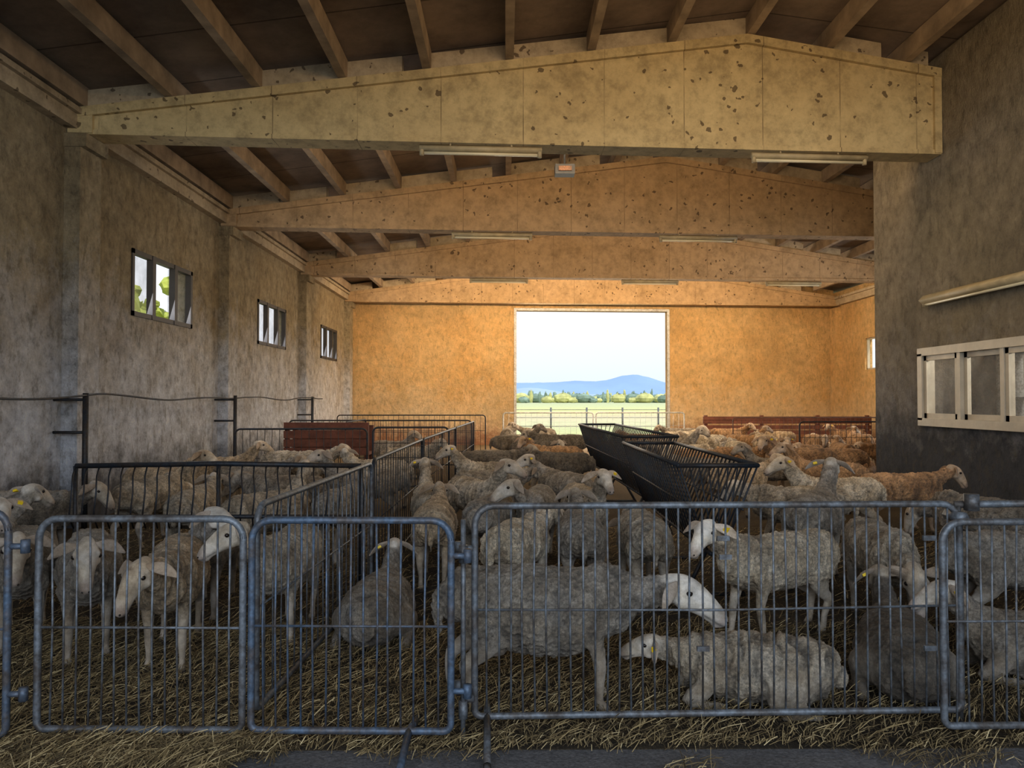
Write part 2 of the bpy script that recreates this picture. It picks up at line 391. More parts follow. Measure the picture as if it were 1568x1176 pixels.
mb.obj('cable_with_posts',[M['gate_d']])
# ------------------------------------------------------------ gates
def arc(c,r,a0,a1,n=5):
    return [(c[0]+r*math.cos(a0+(a1-a0)*i/n),c[1]+r*math.sin(a0+(a1-a0)*i/n)) for i in range(n+1)]
def gate(name,p0,p1,z0,z1,mat,sp=.058,rt=.0165,rr=.0052,midz=None,feet=(),rad=.09,lugs=(0,0),sag=0):
    p0=V(*p0,0);p1=V(*p1,0);Lg=np.linalg.norm(p1-p0);t=(p1-p0)/Lg; nn=V(-t[1],t[0],0); mb=MB()
    P=lambda s,z,o=0: p0+t*s+V(0,0,z)+nn*o
    r=rad; q=.035; loop=[]
    for cx,cz,rr_,a in ((Lg-r,z1-r,r,0),(r,z1-r,r,90),(q,z0+q,q,180),(Lg-q,z0+q,q,270)):
        loop+=arc((cx,cz),rr_,math.radians(a),math.radians(a+90))
    loop.append(loop[0]); loop.append(loop[1])
    mb.tube([P(s,z) for s,z in loop],rt,10)
    n=max(2,int(round(Lg/sp)))
    for i in range(1,n):
        s=Lg*i/n; b=random.uniform(-.008,.008)
        mb.tube([P(s,z0),P(s+b,(z0+z1)/2,random.uniform(-.004,.004)),P(s,z1)],rr,6)
    for mz in (midz or []):
        mb.tube([P(0,mz),P(Lg*.5,mz-sag),P(Lg,mz)],rr*1.15,6)
    for s in feet:
        mb.tube([P(s,z0+.0),P(s,.03,-.35)],.017,8); mb.tube([P(s,z0),P(s,.03,.3)],.017,8)
        mb.tube([P(s,.028,-.35),P(s,.02,-.42)],.017,8)
    if lugs[0]:
        for z in (z0+.14,z1-.2): mb.tube([P(0,z),P(-.075,z)],.014,8); mb.tube([P(-.075,z-.03),P(-.075,z+.03)],.02,8)
    if lugs[1]:
        for z in (z0+.18,z1-.16): mb.tube([P(Lg,z),P(Lg+.075,z)],.014,8); mb.tube([P(Lg+.075,z-.03),P(Lg+.075,z+.03)],.02,8)
    return mb.obj(name,[mat])
gate('metal_gate',(-.15,3.56),(2.22,3.62),.09,1.09,M['gate_g'],midz=[.595],feet=(.06,),lugs=(1,0),sag=.012)
gate('metal_gate',(-1.16,3.40),(-.25,3.38),.10,1.05,M['gate'],midz=[.57],feet=(.72,),lugs=(0,1))
gate('metal_gate',(-2.14,3.42),(-1.20,3.40),.10,1.055,M['gate_g'],midz=[.56],feet=())
gate('metal_gate',(-4.3,3.30),(-2.24,3.36),.10,1.10,M['gate'],midz=[.57],lugs=(0,1),feet=(1.0,))
gate('metal_gate',(2.03,3.44),(4.2,3.47),.09,1.03,M['gate_g'],midz=[.57],feet=(1.3,),lugs=(0,0))
mb=MB()
mb.tube([(2.2,3.63,1.085),(4.4,3.7,1.10)],.018); mb.tube([(2.27,3.60,1.06),(2.27,3.60,1.14)],.035,8); mb.tube([(2.2,3.55,1.03),(2.2,3.68,1.03)],.03,6); mb.tube([(2.22,3.63,0),(2.22,3.63,1.09)],.015,8)
mb.tube([(3.9,3.68,0),(3.9,3.68,1.1)],.03,8)
mb.obj('gate_top_rail_with_clamps',[M['gate_g']])
mb=MB(); mb.tube([(-.2,3.47,.0),(-.2,3.47,1.04)],.012,8); mb.tube([(-.21,3.5,.2),(-.15,3.5,.2)],.02,8);mb.tube([(-.2,3.47,.12),(-.2,3.47,.2)],.022,8);mb.tube([(-.2,3.47,.84),(-.2,3.47,.92)],.022,8); mb.obj('gate_hinge_post',[M['gate_g']])
mb=MB()
for x,z in ((1.05,.93),(2.05,.93),(.95,.40),(2.05,.4),(1.06,.84)):
    mb.box(x-.03,x+.03,3.575,3.59,z-.012,z+.012)
mb.obj('gate_plates',[M['gate_g']])
dv=[(-1.22,3.62),(-1.10,6.1),(-1.05,9.3),(-.9,13.2),(-.74,17.0)]
for i,(a,b) in enumerate(zip(dv,dv[1:])):
    a=V(*a);b=V(*b);t=(b-a)*.01
    gate('pen_divider_gate',tuple(a+t),tuple(b-t),.09,1.1 if i else 1.08,M['gate_g'] if i<1 else M['gate_d'],sp=.11 if i==0 else .14,rr=.0045,midz=[.58])
gate('cross_pen_gate',(-5.0,17.1),(-.8,17.1),.1,1.12,M['gate_d'],sp=.13,midz=[.6,.85])
gate('cross_pen_gate',(-4.6,12.6),(-2.4,12.8),.1,1.1,M['gate_d'],sp=.12,midz=[.6])
gate('cross_pen_gate',(-2.3,12.8),(-1.0,12.9),.1,1.12,M['gate_d'],sp=.12,midz=[.6,.85])
gate('cross_pen_gate',(-3.2,14.8),(-3.2,16.9),.1,1.15,M['gate_d'],sp=.15,midz=[.7])
gate('cross_pen_gate',(-4.9,21.5),(-.6,21.5),.1,1.15,M['gate_d'],sp=.15,midz=[.7])
gate('doorway_gate',(-.1,25.4),(3.0,25.5),.03,1.15,M['gate_w'],sp=.2,midz=[.4,.7],rt=.025)
gate('doorway_gate',(3.1,25.5),(6.2,25.7),.03,1.15,M['gate_w'],sp=.2,midz=[.4,.7],rt=.025)
gate('far_pen_fence',(6.3,20.5),(11.6,20.8),.1,1.1,M['rust'],sp=.12,midz=[.4,.75])
gate('far_pen_fence',(6.6,16.6),(11.6,16.8),.1,1.1,M['gate_d'],sp=.12,midz=[.4,.75])
mb=MB(); 
for z in (.55,.72,.89,1.0): mb.box(6.3,11.7,23.6,23.64,z-.06,z+.06)
for x in (6.4,8.2,10,11.6): mb.box(x-.05,x+.05,23.64,23.74,0,1.1)
mb.obj('wooden_fence',[M['wood']])
mb=MB()
for z in (.62,.78,.94,1.1): mb.box(-4.2,-2.6,14.0,14.04,z-.07,z+.07)
mb.box(-4.2,-2.6,14.04,14.6,.55,.6); mb.box(-4.2,-2.6,14.6,14.64,.55,1.0)
for x in (-4.15,-2.65):
    for y in (14.04,14.56): mb.box(x-.04,x+.04,y-.0,y+.08,0,1.1)
mb.obj('wooden_feed_trough',[M['wood']])
mb=MB()
def rack(x0,x1,y,zt,zb,depth):
    mb.tube([(x0,y,zt),((x0+x1)/2,y,zt+.02),(x1,y,zt)],.022,8); mb.tube([(x0,y-depth,zb),(x1,y-depth,zb)],.018,8)
    mb.tube([(x0,y,0),(x0,y,zt)],.02,8); mb.tube([(x1,y,0),(x1,y,zt)],.02,8); mb.tube([((x0+x1)/2,y,0),((x0+x1)/2,y,zt)],.02,8)
    n=int((x1-x0)/.10)
    for i in range(n+1):
        x=x0+(x1-x0)*i/n
        mb.tube([(x,y,zt),(x+.02,y-depth*.5,zt-.08),(x+.06,y-depth,(zt+zb)/2),(x+.04,y-depth,zb),(x,y-.02,zb-.12)],.007,5)
rack(-3.7,-1.25,6.4,1.03,.62,.16); mb.obj('hay_rack',[M['gate_d']])
def vfeeder(p0,p1,wt,zt,zb):
    p0=V(*p0,0);p1=V(*p1,0);Lg=np.linalg.norm(p1-p0);t=(p1-p0)/Lg;nn=V(-t[1],t[0],0);mb=MB()
    P=lambda s,o,z:p0+t*s+nn*o+V(0,0,z)
    for o in (-wt/2,wt/2): mb.tube([P(0,o,zt),P(Lg,o,zt)],.02,8); mb.tube([P(0,o*.62,(zt+zb)/2),P(Lg,o*.62,(zt+zb)/2)],.009,6)
    mb.tube([P(0,-.06,zb),P(Lg,-.06,zb)],.018,8); mb.tube([P(0,.06,zb),P(Lg,.06,zb)],.018,8)
    n=int(Lg/.12)
    for i in range(n+1):
        s=Lg*i/n
        for sg in (-1,1): mb.tube([P(s,sg*wt/2,zt),P(s+.05,sg*wt*.30,(zt+zb)/2),P(s+.1 if s+.1<Lg else Lg,sg*.06,zb)],.0085,5)
    for s in (0,Lg):
        mb.tube([P(s,-wt/2,zt),P(s,wt/2,zt)],.02,8)
        for k in range(1,8):
            o=-wt/2+wt*k/8; mb.tube([P(s,o,zt),P(s,o*.2,zb)],.007,5)
    for s in (.15,Lg*.5,Lg-.15):
        for sg in (-1,1): mb.tube([P(s,sg*.06,zb),P(s,sg*wt*.4,0)],.018,8)
        mb.tube([P(s,-wt*.4,.03),P(s,wt*.4,.03)],.018,8)
    return mb.obj('v_shaped_hay_feeder',[M['gate_d']])
vfeeder((1.68,5.85),(1.72,8.9),.62,1.08,.38)
vfeeder((1.80,9.2),(1.70,13.8),.68,1.14,.38)
mb=MB()
for i in range(26):
    x=-14+i*1.6; mb.tube([(x,33,-.1),(x,33,1.25)],.04,6)
for z in (.4,.8,1.15): mb.tube([(-14,33,z),(27,33,z)],.012,5)
mb.obj('field_fence',[M['gate_g']])
mb=MB(); mb.tube([tuple(q) for q in catmull([(-1.93,3.28,.035),(-1.90,3.2,.05),(-1.86,3.08,.04),(-1.87,2.98,.028),(-1.91,2.9,.028)],5)],.026,10); mb.obj('rubber_hose',[M['rubber']])
# ------------------------------------------------------------ outside
mb=MB(); mb.add([(-4000,26.9,-.05),(4000,26.9,-.05),(4000,6000,-.05),(-4000,6000,-.05)],[(0,1,2,3)])
mb.add([(-400,-60,-.16),(-5.8,-60,-.16),(-5.8,26.9,-.16),(-400,26.9,-.16)],[(0,1,2,3)]); mb.add([(12.2,-60,-.16),(400,-60,-.16),(400,26.9,-.16),(12.2,26.9,-.16)],[(0,1,2,3)])
mb.add([(-5.8,-60,-.16),(12.2,-60,-.16),(12.2,-13,-.16),(-5.8,-13,-.16)],[(0,1,2,3)])
mb.obj('ground',[M['field']])
def ridge(name,mat,Y,x0,x1,fn,n=160,dy=400):
    mb=MB();v=[];f=[]
    for i in range(n+1):
        x=x0+(x1-x0)*i/n; h=fn(x); v+=[(x,Y-dy,-2),(x,Y-dy*.4,h*.55),(x,Y,h),(x,Y+dy,-2)]
    for i in range(n):
        for k in range(3): a=i*4+k; f.append((a,a+4,a+5,a+1))
    mb.add(v,f,0,True); mb.obj(name,[mat])
def mh(x):
    u=x/3500
    return 56+60*math.exp(-((u-.175)/.045)**2)+32*math.exp(-((u-.085)/.05)**2)+35*math.exp(-((u+.05)/.08)**2)+40*math.exp(-((u-.33)/.07)**2)+7*noise.noise(Vector((x*.006,0,0)))+3*noise.noise(Vector((x*.03,5,0)))
ridge('mountain_range',M['mount'],3500,-1500,2500,mh)
def hh(x): return 13+8*noise.noise(Vector((x*.006,3,0)))+ (12*math.exp(-((x/1500-.03)/.04)**2))
ridge('distant_hills',M['mount2'],1500,-700,1100,hh,120,200)
mb=MB(); rnd=random.Random(5)
for i in range(420):
    y=rnd.uniform(380,620); x=rnd.uniform(-.03,.27)*y
    if rnd.random()<.25: r=(rnd.uniform(.7,1.1),)*2+(rnd.uniform(2.5,4.0),)
    else:
        q=rnd.uniform(1.2,2.8); r=(q*1.7,q*1.4,q)
    v,f=usphere((x,y,r[2]*.8),r,8,6)
    v=[(a+rnd.uniform(-.3,.3),b,c+rnd.uniform(-.2,.4)) for a,b,c in v]
    mb.add(v,f,0 if rnd.random()<.6 else 1,False)
mb.obj('tree_line',[M['tree'],M['treey']])
mb=MB()
for cx,cy in ((-13,19),(-15,29)):
    mb.tube([(cx,cy,-.2),(cx,cy,3)],.25,8,1)
    for i in range(80):
        c=(cx+rnd.gauss(0,1.2),cy+rnd.gauss(0,1.3),4.6+rnd.gauss(0,.8)); q=rnd.uniform(.25,.5); v,f=usphere(c,(q,q,q*.8),7,5); mb.add([(a+rnd.uniform(-.1,.1),b+rnd.uniform(-.1,.1),d+rnd.uniform(-.1,.1)) for a,b,d in v],f,0)
mb.obj('garden_tree',[M['treeg'],M['trunk']])
# ------------------------------------------------------------ sheep
def smooth_tube(pts,rad,side,sub=4,n=16):
    A=catmull([list(p)+list(r) for p,r in zip(pts,rad)],sub)
    C=A[:,:3]; R=[(max(.006,a),max(.006,b)) for a,b in A[:,3:5]]
    return C,R,loft(C,R,side,n)
HS=1.13
def sheep_proto(name,hb,hd,lying=False,belly=1.0,legs=None,tag=False,vox=.013,seed=0,udder=False,neckr=1.0,tail=True,wrinkle=1.0,H=HS,headc=(.66,.61,.54)):
    hb=V(*hb); hd=nrm(V(*hd)); parts=[]
    sd=nrm(np.cross(V(0,0,1),hd)); up=np.cross(hd,sd)
    if lying:
        tr=[(-.50,.20,.08,.09),(-.44,.215,.17,.165),(-.30,.225,.23,.205),(-.10,.225,.25,.21),(.08,.225,.24,.21),(.24,.235,.20,.20),(.36,.27,.15,.165),(.44,.30,.09,.11)]
        nb=V(.34,0,.31)
    else:
        tr=[(-.50,.58,.07,.08),(-.455,.57,.13,.13),(-.34,.56,.165,.155),(-.14,.53,.185*belly**.5,.185*belly),(.07,.515,.18*belly**.5,.195*belly),(.24,.525,.155,.185),(.36,.55,.12,.155),(.43,.575,.08,.11)]
        tr=[(x,z-(h-.19)*.8 if h>.20 else z,w,h) for x,z,w,h in tr]
        nb=V(.33,0,.60)
    C,R,g=smooth_tube([(x,0,z) for x,z,w,h in tr],[(w,h) for x,z,w,h in tr],(0,1,0),4,24); parts.append(('wool',C,R,g))
    he=hb+hd*.02-up*.015
    m1=nb*.62+he*.38+V(.0,0,-.015); m2=nb*.28+he*.72
    C,R,g=smooth_tube([nb-V(.06,0,.02),nb,m1,m2,he],[(.11,.14),(.105,.135),(.076*neckr,.10*neckr),(.060*neckr,.078*neckr),(.054,.062)],(0,1,0) if abs(nrm(he-nb)[1])<.8 else (1,0,0),4,18); parts.append(('neck',C,R,g))
    hs=[(-.03,-.004,.036,.042),(.015,.002,.054,.062),(.06,.003,.058,.068),(.105,.004,.047,.060),(.15,.0,.037,.050),(.195,-.009,.033,.042),(.228,-.018,.029,.033)]
    C,R,g=smooth_tube([hb+(hd*a+up*b)*H for a,b,c,d in hs],[(c*H,d*H) for a,b,c,d in hs],sd,3,20); parts.append(('head',C,R,g))
    for s in (1,-1):
        c=hb+(hd*.058+sd*s*.044+up*.032)*H; parts.append(('head',np.array([c]),[(.02*H,.02*H)],usphere(c,(.021*H,.021*H,.019*H),10,8)))
        c=hb+(hd*.06+sd*s*.034-up*.032)*H; parts.append(('head',np.array([c]),[(.03*H,.03*H)],usphere(c,(.030*H,.030*H,.030*H),10,8)))
    c=hb+(hd*.215-up*.04)*H; parts.append(('head',np.array([c]),[(.02*H,.02*H)],usphere(c,(.020*H,.020*H,.018*H),10,8)))
    if not lying:
        lg=legs or {}
        for s in (1,-1):
            fx,_=lg.get(('f',s),(0,0))
            P=[(.27,s*.085,.56),(.255,s*.11,.45),(.245+fx*.2,s*.105,.385),(.275+fx*.6,s*.098,.245),(.272+fx*.75,s*.098,.20),(.268+fx,s*.10,.078),(.285+fx,s*.10,.045),(.297+fx,s*.10,.022)]
            Rr=[(.065,.10),(.058,.08),(.042,.054),(.027,.030),(.027,.029),(.0195,.021),(.024,.027),(.028,.034)]
            C,R,g=smooth_tube(P,Rr,(0,1,0),3,12); parts.append(('leg',C,R,g))
            fx,_=lg.get(('h',s),(0,0))
            P=[(-.33,s*.08,.56),(-.29,s*.11,.47),(-.265+fx*.1,s*.115,.395),(-.36+fx*.6,s*.108,.29),(-.412+fx*.7,s*.105,.245),(-.395+fx,s*.10,.15),(-.385+fx,s*.10,.078),(-.37+fx,s*.10,.045),(-.357+fx,s*.10,.022)]
            Rr=[(.08,.13),(.08,.12),(.06,.085),(.034,.046),(.028,.036),(.021,.025),(.021,.023),(.025,.028),(.028,.034)]
            C,R,g=smooth_tube(P,Rr,(0,1,0),3,12); parts.append(('leg',C,R,g))
        if tail:
            C,R,g=smooth_tube([(-.47,0,.65),(-.535,0,.59),(-.55,0,.49),(-.54,0,.38)],[(.032,.028),(.036,.028),(.028,.024),(.017,.015)],(0,1,0),3,10); parts.append(('wool',C,R,g))
        if udder:
            c=V(-.26,0,.36); parts.append(('udder',np.array([c]),[(.09,.09)],usphere(c,(.10,.10,.10),14,10)))
    else:
        for s in (1,-1):
            C,R,g=smooth_tube([(.26,s*.12,.22),(.36,s*.16,.12),(.44,s*.16,.06),(.36,s*.165,.035),(.22,s*.17,.03)],[(.08,.09),(.06,.06),(.033,.035),(.025,.025),(.025,.03)],(0,1,0),3,12); parts.append(('leg',C,R,g))
            C,R,g=smooth_tube([(-.32,s*.13,.22),(-.16,s*.21,.17),(-.08,s*.24,.10),(-.28,s*.25,.05),(-.34,s*.25,.035),(-.18,s*.27,.028),(-.12,s*.27,.028)],[(.10,.12),(.10,.11),(.05,.06),(.034,.036),(.03,.03),(.024,.024),(.026,.028)],(0,1,0),3,12); parts.append(('leg',C,R,g))
    mb=MB()
    for _,_,_,(v,f) in parts: mb.add(v,f)
    ob=mb.obj('tmp',[])
    rm=ob.modifiers.new('r','REMESH'); rm.mode='VOXEL'; rm.voxel_size=vox; rm.use_smooth_shade=True
    sm=ob.modifiers.new('s','SMOOTH'); sm.factor=.5; sm.iterations=4
    dg=bpy.context.evaluated_depsgraph_get(); ev=ob.evaluated_get(dg); me=ev.to_mesh()
    nv=len(me.vertices); co=np.empty(nv*3); me.vertices.foreach_get('co',co); co=co.reshape(-1,3)
    no=np.empty(nv*3); me.vertices.foreach_get('normal',no); no=no.reshape(-1,3)
    faces=[tuple(p.vertices) for p in me.polygons]; ev.to_mesh_clear()
    bpy.data.objects.remove(ob)
    labs=['wool','neck','head','leg','udder']; D=np.full((5,nv),9.0)
    for lb,C,R,_ in parts:
        i=labs.index(lb)
        for c,r in zip(C,R):
            d=np.linalg.norm(co-c,axis=1)/(sum(r)/2); D[i]=np.minimum(D[i],d)
    W=1/np.maximum(D,.2)**9; W/=W.sum(0)
    wool=W[0]+W[1]
    hgt=co[:,2]
    legw=W[3]*np.clip((hgt-.30)/.12,0,1) if not lying else W[3]*.3
    woolw=np.clip(wool+legw,0,1)
    base={'wool':(.50,.445,.365),'neck':(.52,.465,.39),'head':headc,'leg':(.40,.36,.31),'udder':(.52,.42,.38)}
    colr=np.zeros((nv,3))
    for i,l in enumerate(labs): colr+=W[i][:,None]*np.array(base[l])[None]
    colr=colr*(1-woolw[:,None])+(np.array(base['wool'])[None]*(1-W[1])[:,None]+np.array(base['neck'])[None]*W[1][:,None])*woolw[:,None]
    th=((co-hb)@hd)/H; hw=W[2]; uu=((co-hb)@up)/H
    k=np.clip((th-.18)/.05,0,1)*hw; colr=colr*(1-k[:,None]*.6)+np.array([.24,.17,.15])*k[:,None]*.6
    k=np.exp(-((th-.065)/.035)**2)*np.clip((uu-.0)/.03,0,1)*hw*.45; colr=colr*(1-k[:,None])+np.array([.30,.26,.22])*k[:,None]
    k=np.exp(-((uu+.030)/.006)**2)*np.clip((th-.14)/.02,0,1)*hw; colr*=(1-.7*k[:,None])
    hoof=np.clip((.045-hgt)/.012,0,1)*W[3]
    if not lying: colr=colr*(1-hoof[:,None])+np.array([.07,.055,.045])*hoof[:,None]
    dirt=np.clip((.46-hgt)/.22,0,1)*woolw*.65 if not lying else np.clip((.18-hgt)/.16,0,1)*.65*woolw
    if udder: dirt=dirt*.3
    colr=colr*(1-dirt[:,None])+np.array([.13,.10,.07])*dirt[:,None]
    for i in range(nv):
        p=co[i]; q=Vector(p)+Vector((seed*3.1,0,0))
        n2=noise.noise(q*38)
        if woolw[i]<.95: colr[i]*=1+(1-woolw[i])*(.35*noise.noise(q*11)+.2*n2)
        if woolw[i]<.05: continue
        n3=noise.noise(q*70); n1=noise.noise(q*9)
        d=.015*n1+.010*n2+.008*n3
        w=noise.noise(Vector((q.x*26+2*noise.noise(q*6),q.y*4,q.z*3.5)))
        d+=.011*w*wrinkle
        g=1+ .5*w*wrinkle+.5*n2+.5*n3+.25*n1  # colour follows the relief: shade painted into the fleece creases
        colr[i]*=(1+(max(.35,min(1.45,g))-1)*woolw[i])
        co[i]=p+no[i]*d*woolw[i]
    co[:,2]=np.maximum(co[:,2],.0)
    out=MB(); out.add(co,faces,0,True)
    cols=[(c[0],c[1],c[2],w) for c,w in zip(colr,woolw)]
    ec=(headc[0]*.72,headc[1]*.66,headc[2]*.62,.15)
    rs=random.Random(seed)
    for s in (1,-1):
        dr=rs.uniform(.3,.5)
        e=nrm(sd*s*.88-hd*.12-up*dr); root=hb+(sd*s*.043+up*.024+hd*.002)*H
        drop=V(0,0,-.025)
        C=[root,root+e*.04,root+e*.084,root+e*.126+drop*.6,root+e*.165+drop*1.4]
        A=catmull([list(c)+list(r) for c,r in zip(C,[(.015,.013),(.029,.011),(.035,.008),(.026,.006),(.007,.004)])],3)
        v,f=loft(A[:,:3],[(a,b) for a,b in A[:,3:5]],nrm(hd*.8-up*.4),12); out.add(v,f,0,True); cols+=[ec]*len(v)
        c=hb+(hd*.064+sd*s*.0545+up*.021)*H; v,f=usphere(c,(.0135*H,.0135*H,.0125*H)); out.add(v,f,1,True); cols+=[(0,0,0,0)]*len(v)
        c=hb+(hd*.245+sd*s*.014-up*.008)*H; v,f=usphere(c,(.006,.006,.006),8,6); out.add(v,f,1,True); cols+=[(0,0,0,0)]*len(v)
        if tag and s==1:
            c=root+e*.08; a=nrm(hd+up*.2)*.02; b=e*.016; t=np.cross(nrm(a),nrm(b))*.014
            v=[c+a*i+b*j+t*k for k in (-1,1) for j in (-1,1) for i in (-1,1)]
            out.add(v,[(0,2,3,1),(4,5,7,6),(0,1,5,4),(2,6,7,3),(0,4,6,2),(1,3,7,5)],2); cols+=[(1,1,1,0)]*8
    me=bpy.data.meshes.new(name); me.from_pydata(out.v,[],out.f)
    for m in (M['fleece'],M['eye'],M['tag']): me.materials.append(m)
    me.polygons.foreach_set('material_index',out.m); me.polygons.foreach_set('use_smooth',out.sm)
    ca=me.color_attributes.new('Col','FLOAT_COLOR','POINT')
    ca.data.foreach_set('color',np.array(cols,float).ravel()); me.update()
    return me
lgA={('f',1):(.06,0),('f',-1):(-.05,0),('h',1):(-.05,0),('h',-1):(.07,0)}
lgB={('f',1):(-.04,0),('f',-1):(.05,0),('h',1):(.06,0),('h',-1):(-.03,0)}
PR={
'up':sheep_proto('sheep_up',(.58,0,.90),(.86,.05,-.45),legs=lgA,seed=1,tag=True),
'upl':sheep_proto('sheep_upl',(.55,.07,.92),(.70,.55,-.42),legs=lgB,seed=11,headc=(.50,.45,.39)),
'low':sheep_proto('sheep_low',(.63,0,.76),(.66,0,-.75),legs=lgB,seed=2,vox=.011,headc=(.60,.55,.48)),
'lowr':sheep_proto('sheep_lowr',(.62,-.07,.70),(.60,-.35,-.75),legs=lgA,seed=12,vox=.011,headc=(.62,.57,.50)),
'tl':sheep_proto('sheep_tl',(.55,.13,.84),(.35,.8,-.45),legs=lgA,seed=3,tag=True),
'tr':sheep_proto('sheep_tr',(.55,-.13,.82),(.35,-.8,-.50),legs=lgB,seed=4,vox=.011),
'graze':sheep_proto('sheep_graze',(.64,0,.52),(.38,0,-.92),legs=lgA,seed=5),
'lie':sheep_proto('sheep_lie',(.58,0,.55),(.86,.1,-.42),lying=True,seed=6,tag=True),
'lier':sheep_proto('sheep_lier',(.60,-.06,.33),(.85,-.30,-.28),lying=True,seed=7,vox=.010,wrinkle=2.2,tag=True),
'hero':sheep_proto('sheep_hero',(.65,-.05,.63),(.84,-.22,-.50),legs={('f',1):(.02,0),('f',-1):(.0,0),('h',1):(-.1,0),('h',-1):(.02,0)},belly=1.16,seed=8,vox=.009,tag=True,udder=True,wrinkle=.8,H=1.22,headc=(.80,.76,.69)),
'hero2':sheep_proto('sheep_hero2',(.58,-.02,.79),(.80,.35,-.48),legs=lgB,seed=9,vox=.010,tag=True,wrinkle=.5,headc=(.82,.79,.74)),
}
WH=(1.1,1.08,1.05); GR=(.74,.74,.76); DK=(.36,.34,.32); BR=(1.0,.68,.42); BE=(1.12,.98,.80); LT=(1.5,1.47,1.40)
placed=[]
def sheep(k,x,y,h,c=WH,s=1.0):
    o=bpy.data.objects.new('sheep',PR[k]); COL.objects.link(o)
    o.location=(x,y,.0); o.rotation_euler=(0,0,math.radians(h)); o.scale=(s,s,s); o.color=(*c,1); placed.append((x,y,h))
sheep('hero',.20,3.88,-1,GR,1.02)
sheep('lier',1.31,3.93,173,WH,.82)
sheep('hero2',1.83,5.0,205,LT,.98)
sheep('lie',2.20,4.15,72,DK,.92)
sheep('graze',2.66,5.25,-100,WH,1.0)
sheep('low',3.45,4.98,5,GR,1.0)
sheep('lie',3.1,4.2,165,GR,.9)
sheep('up',2.72,6.5,55,GR,1.1)
sheep('up',3.75,8.4,180,LT,1.0)
sheep('low',4.75,8.9,0,BR,1.0)
sheep('tl',5.0,12.6,170,BR,1.1)
sheep('graze',4.4,6.8,120,GR,1)
sheep('upl',4.6,10.6,150,BR,1)
sheep('tr',3.1,9.8,30,BE,1)
sheep('lowr',3.0,7.6,165,WH,1)
# left pen front
sheep('low',-2.68,4.80,-62,GR,1.0)
sheep('lowr',-2.08,4.66,-74,BE,.98)
sheep('tr',-1.50,5.08,-90,WH,.98)
sheep('low',-3.2,4.95,-60,GR,1.0)
sheep('up',-3.75,5.4,-50,GR,1.0)
sheep('tl',-2.25,5.65,-80,GR,.96)
sheep('tl',-4.5,6.0,10,GR,1.0)
sheep('low',-4.6,7.2,0,GR,1.0)
sheep('graze',-3.9,8.2,80,WH,1.05)
sheep('low',-3.1,7.4,95,WH,1.0)
sheep('upl',-2.3,7.2,60,WH,1.0)
sheep('low',-1.65,7.5,80,GR,1.0)
sheep('lowr',-2.6,8.7,170,GR,1.0)
sheep('up',-4.5,9.7,-10,BE,1.0)
sheep('low',-3.6,10.6,10,GR,1.0)
sheep('upl',-1.8,9.5,190,GR,1.0)
sheep('low',-3.3,11.8,5,WH,1.1)
sheep('up',-4.45,11.5,20,BE,1.0)
sheep('tr',-1.9,10.9,170,WH,1.0)
# centre
sheep('lie',-.86,5.05,88,GR,.92)
sheep('low',-.62,6.5,92,BE,1.0)
sheep('up',-.80,7.7,100,WH,1.0)
sheep('graze',-.14,6.9,75,GR,1.0)
sheep('lowr',.10,5.75,66,LT,.95)
sheep('low',.60,6.0,88,GR,1.0)
sheep('graze',1.08,5.9,90,WH,1.0)
sheep('up',.80,7.5,-80,WH,1.0)
sheep('tr',.30,7.3,-100,GR,1.0)
sheep('upl',-.35,8.3,-60,WH,1.0)
sheep('lowr',-.2,9.3,30,GR,1.0)
sheep('tl',.70,9.2,120,GR,1.0)
sheep('low',-.25,12.3,2,DK,1.05)
sheep('graze',.78,11.6,165,DK,1.1)
sheep('low',1.2,16.5,170,DK,1.15)
sheep('up',-.2,10.6,185,WH,1.0)
def fill(n,x0,x1,y0,y1,cols,seed,md=.95):
    r=random.Random(seed); t=0
    while n>0 and t<600:
        t+=1; x=r.uniform(x0,x1); y=r.uniform(y0,y1)
        if any(math.hypot(x-a,y-b)<md for a,b,_ in placed): continue
        sheep(r.choice(['up','upl','low','tl','tr','graze','lowr','lie']),x,y,r.choice([0,180,20,160,200,90,-90,-30]),r.choice(cols),r.uniform(.92,1.08)); n-=1
fill(3,-4.5,-3.9,14.9,16.4,[WH,GR],11,1.0)
fill(3,-2.5,-1.6,13.5,16.4,[WH,GR],11,1.0)
fill(8,-.2,1.0,13.3,24,[DK,GR,BR],12,1.0)
fill(14,2.8,5.2,9.5,22,[BE,BR,GR,LT],13,.9)
fill(16,5.4,11,12.8,15.8,[BR,BE,BR,LT],14,.9)
fill(8,3,11,17.5,19.7,[BR,BE,LT],15,1.1)
fill(4,6.5,11,21.6,22.7,[BR,BE],16,1.1)
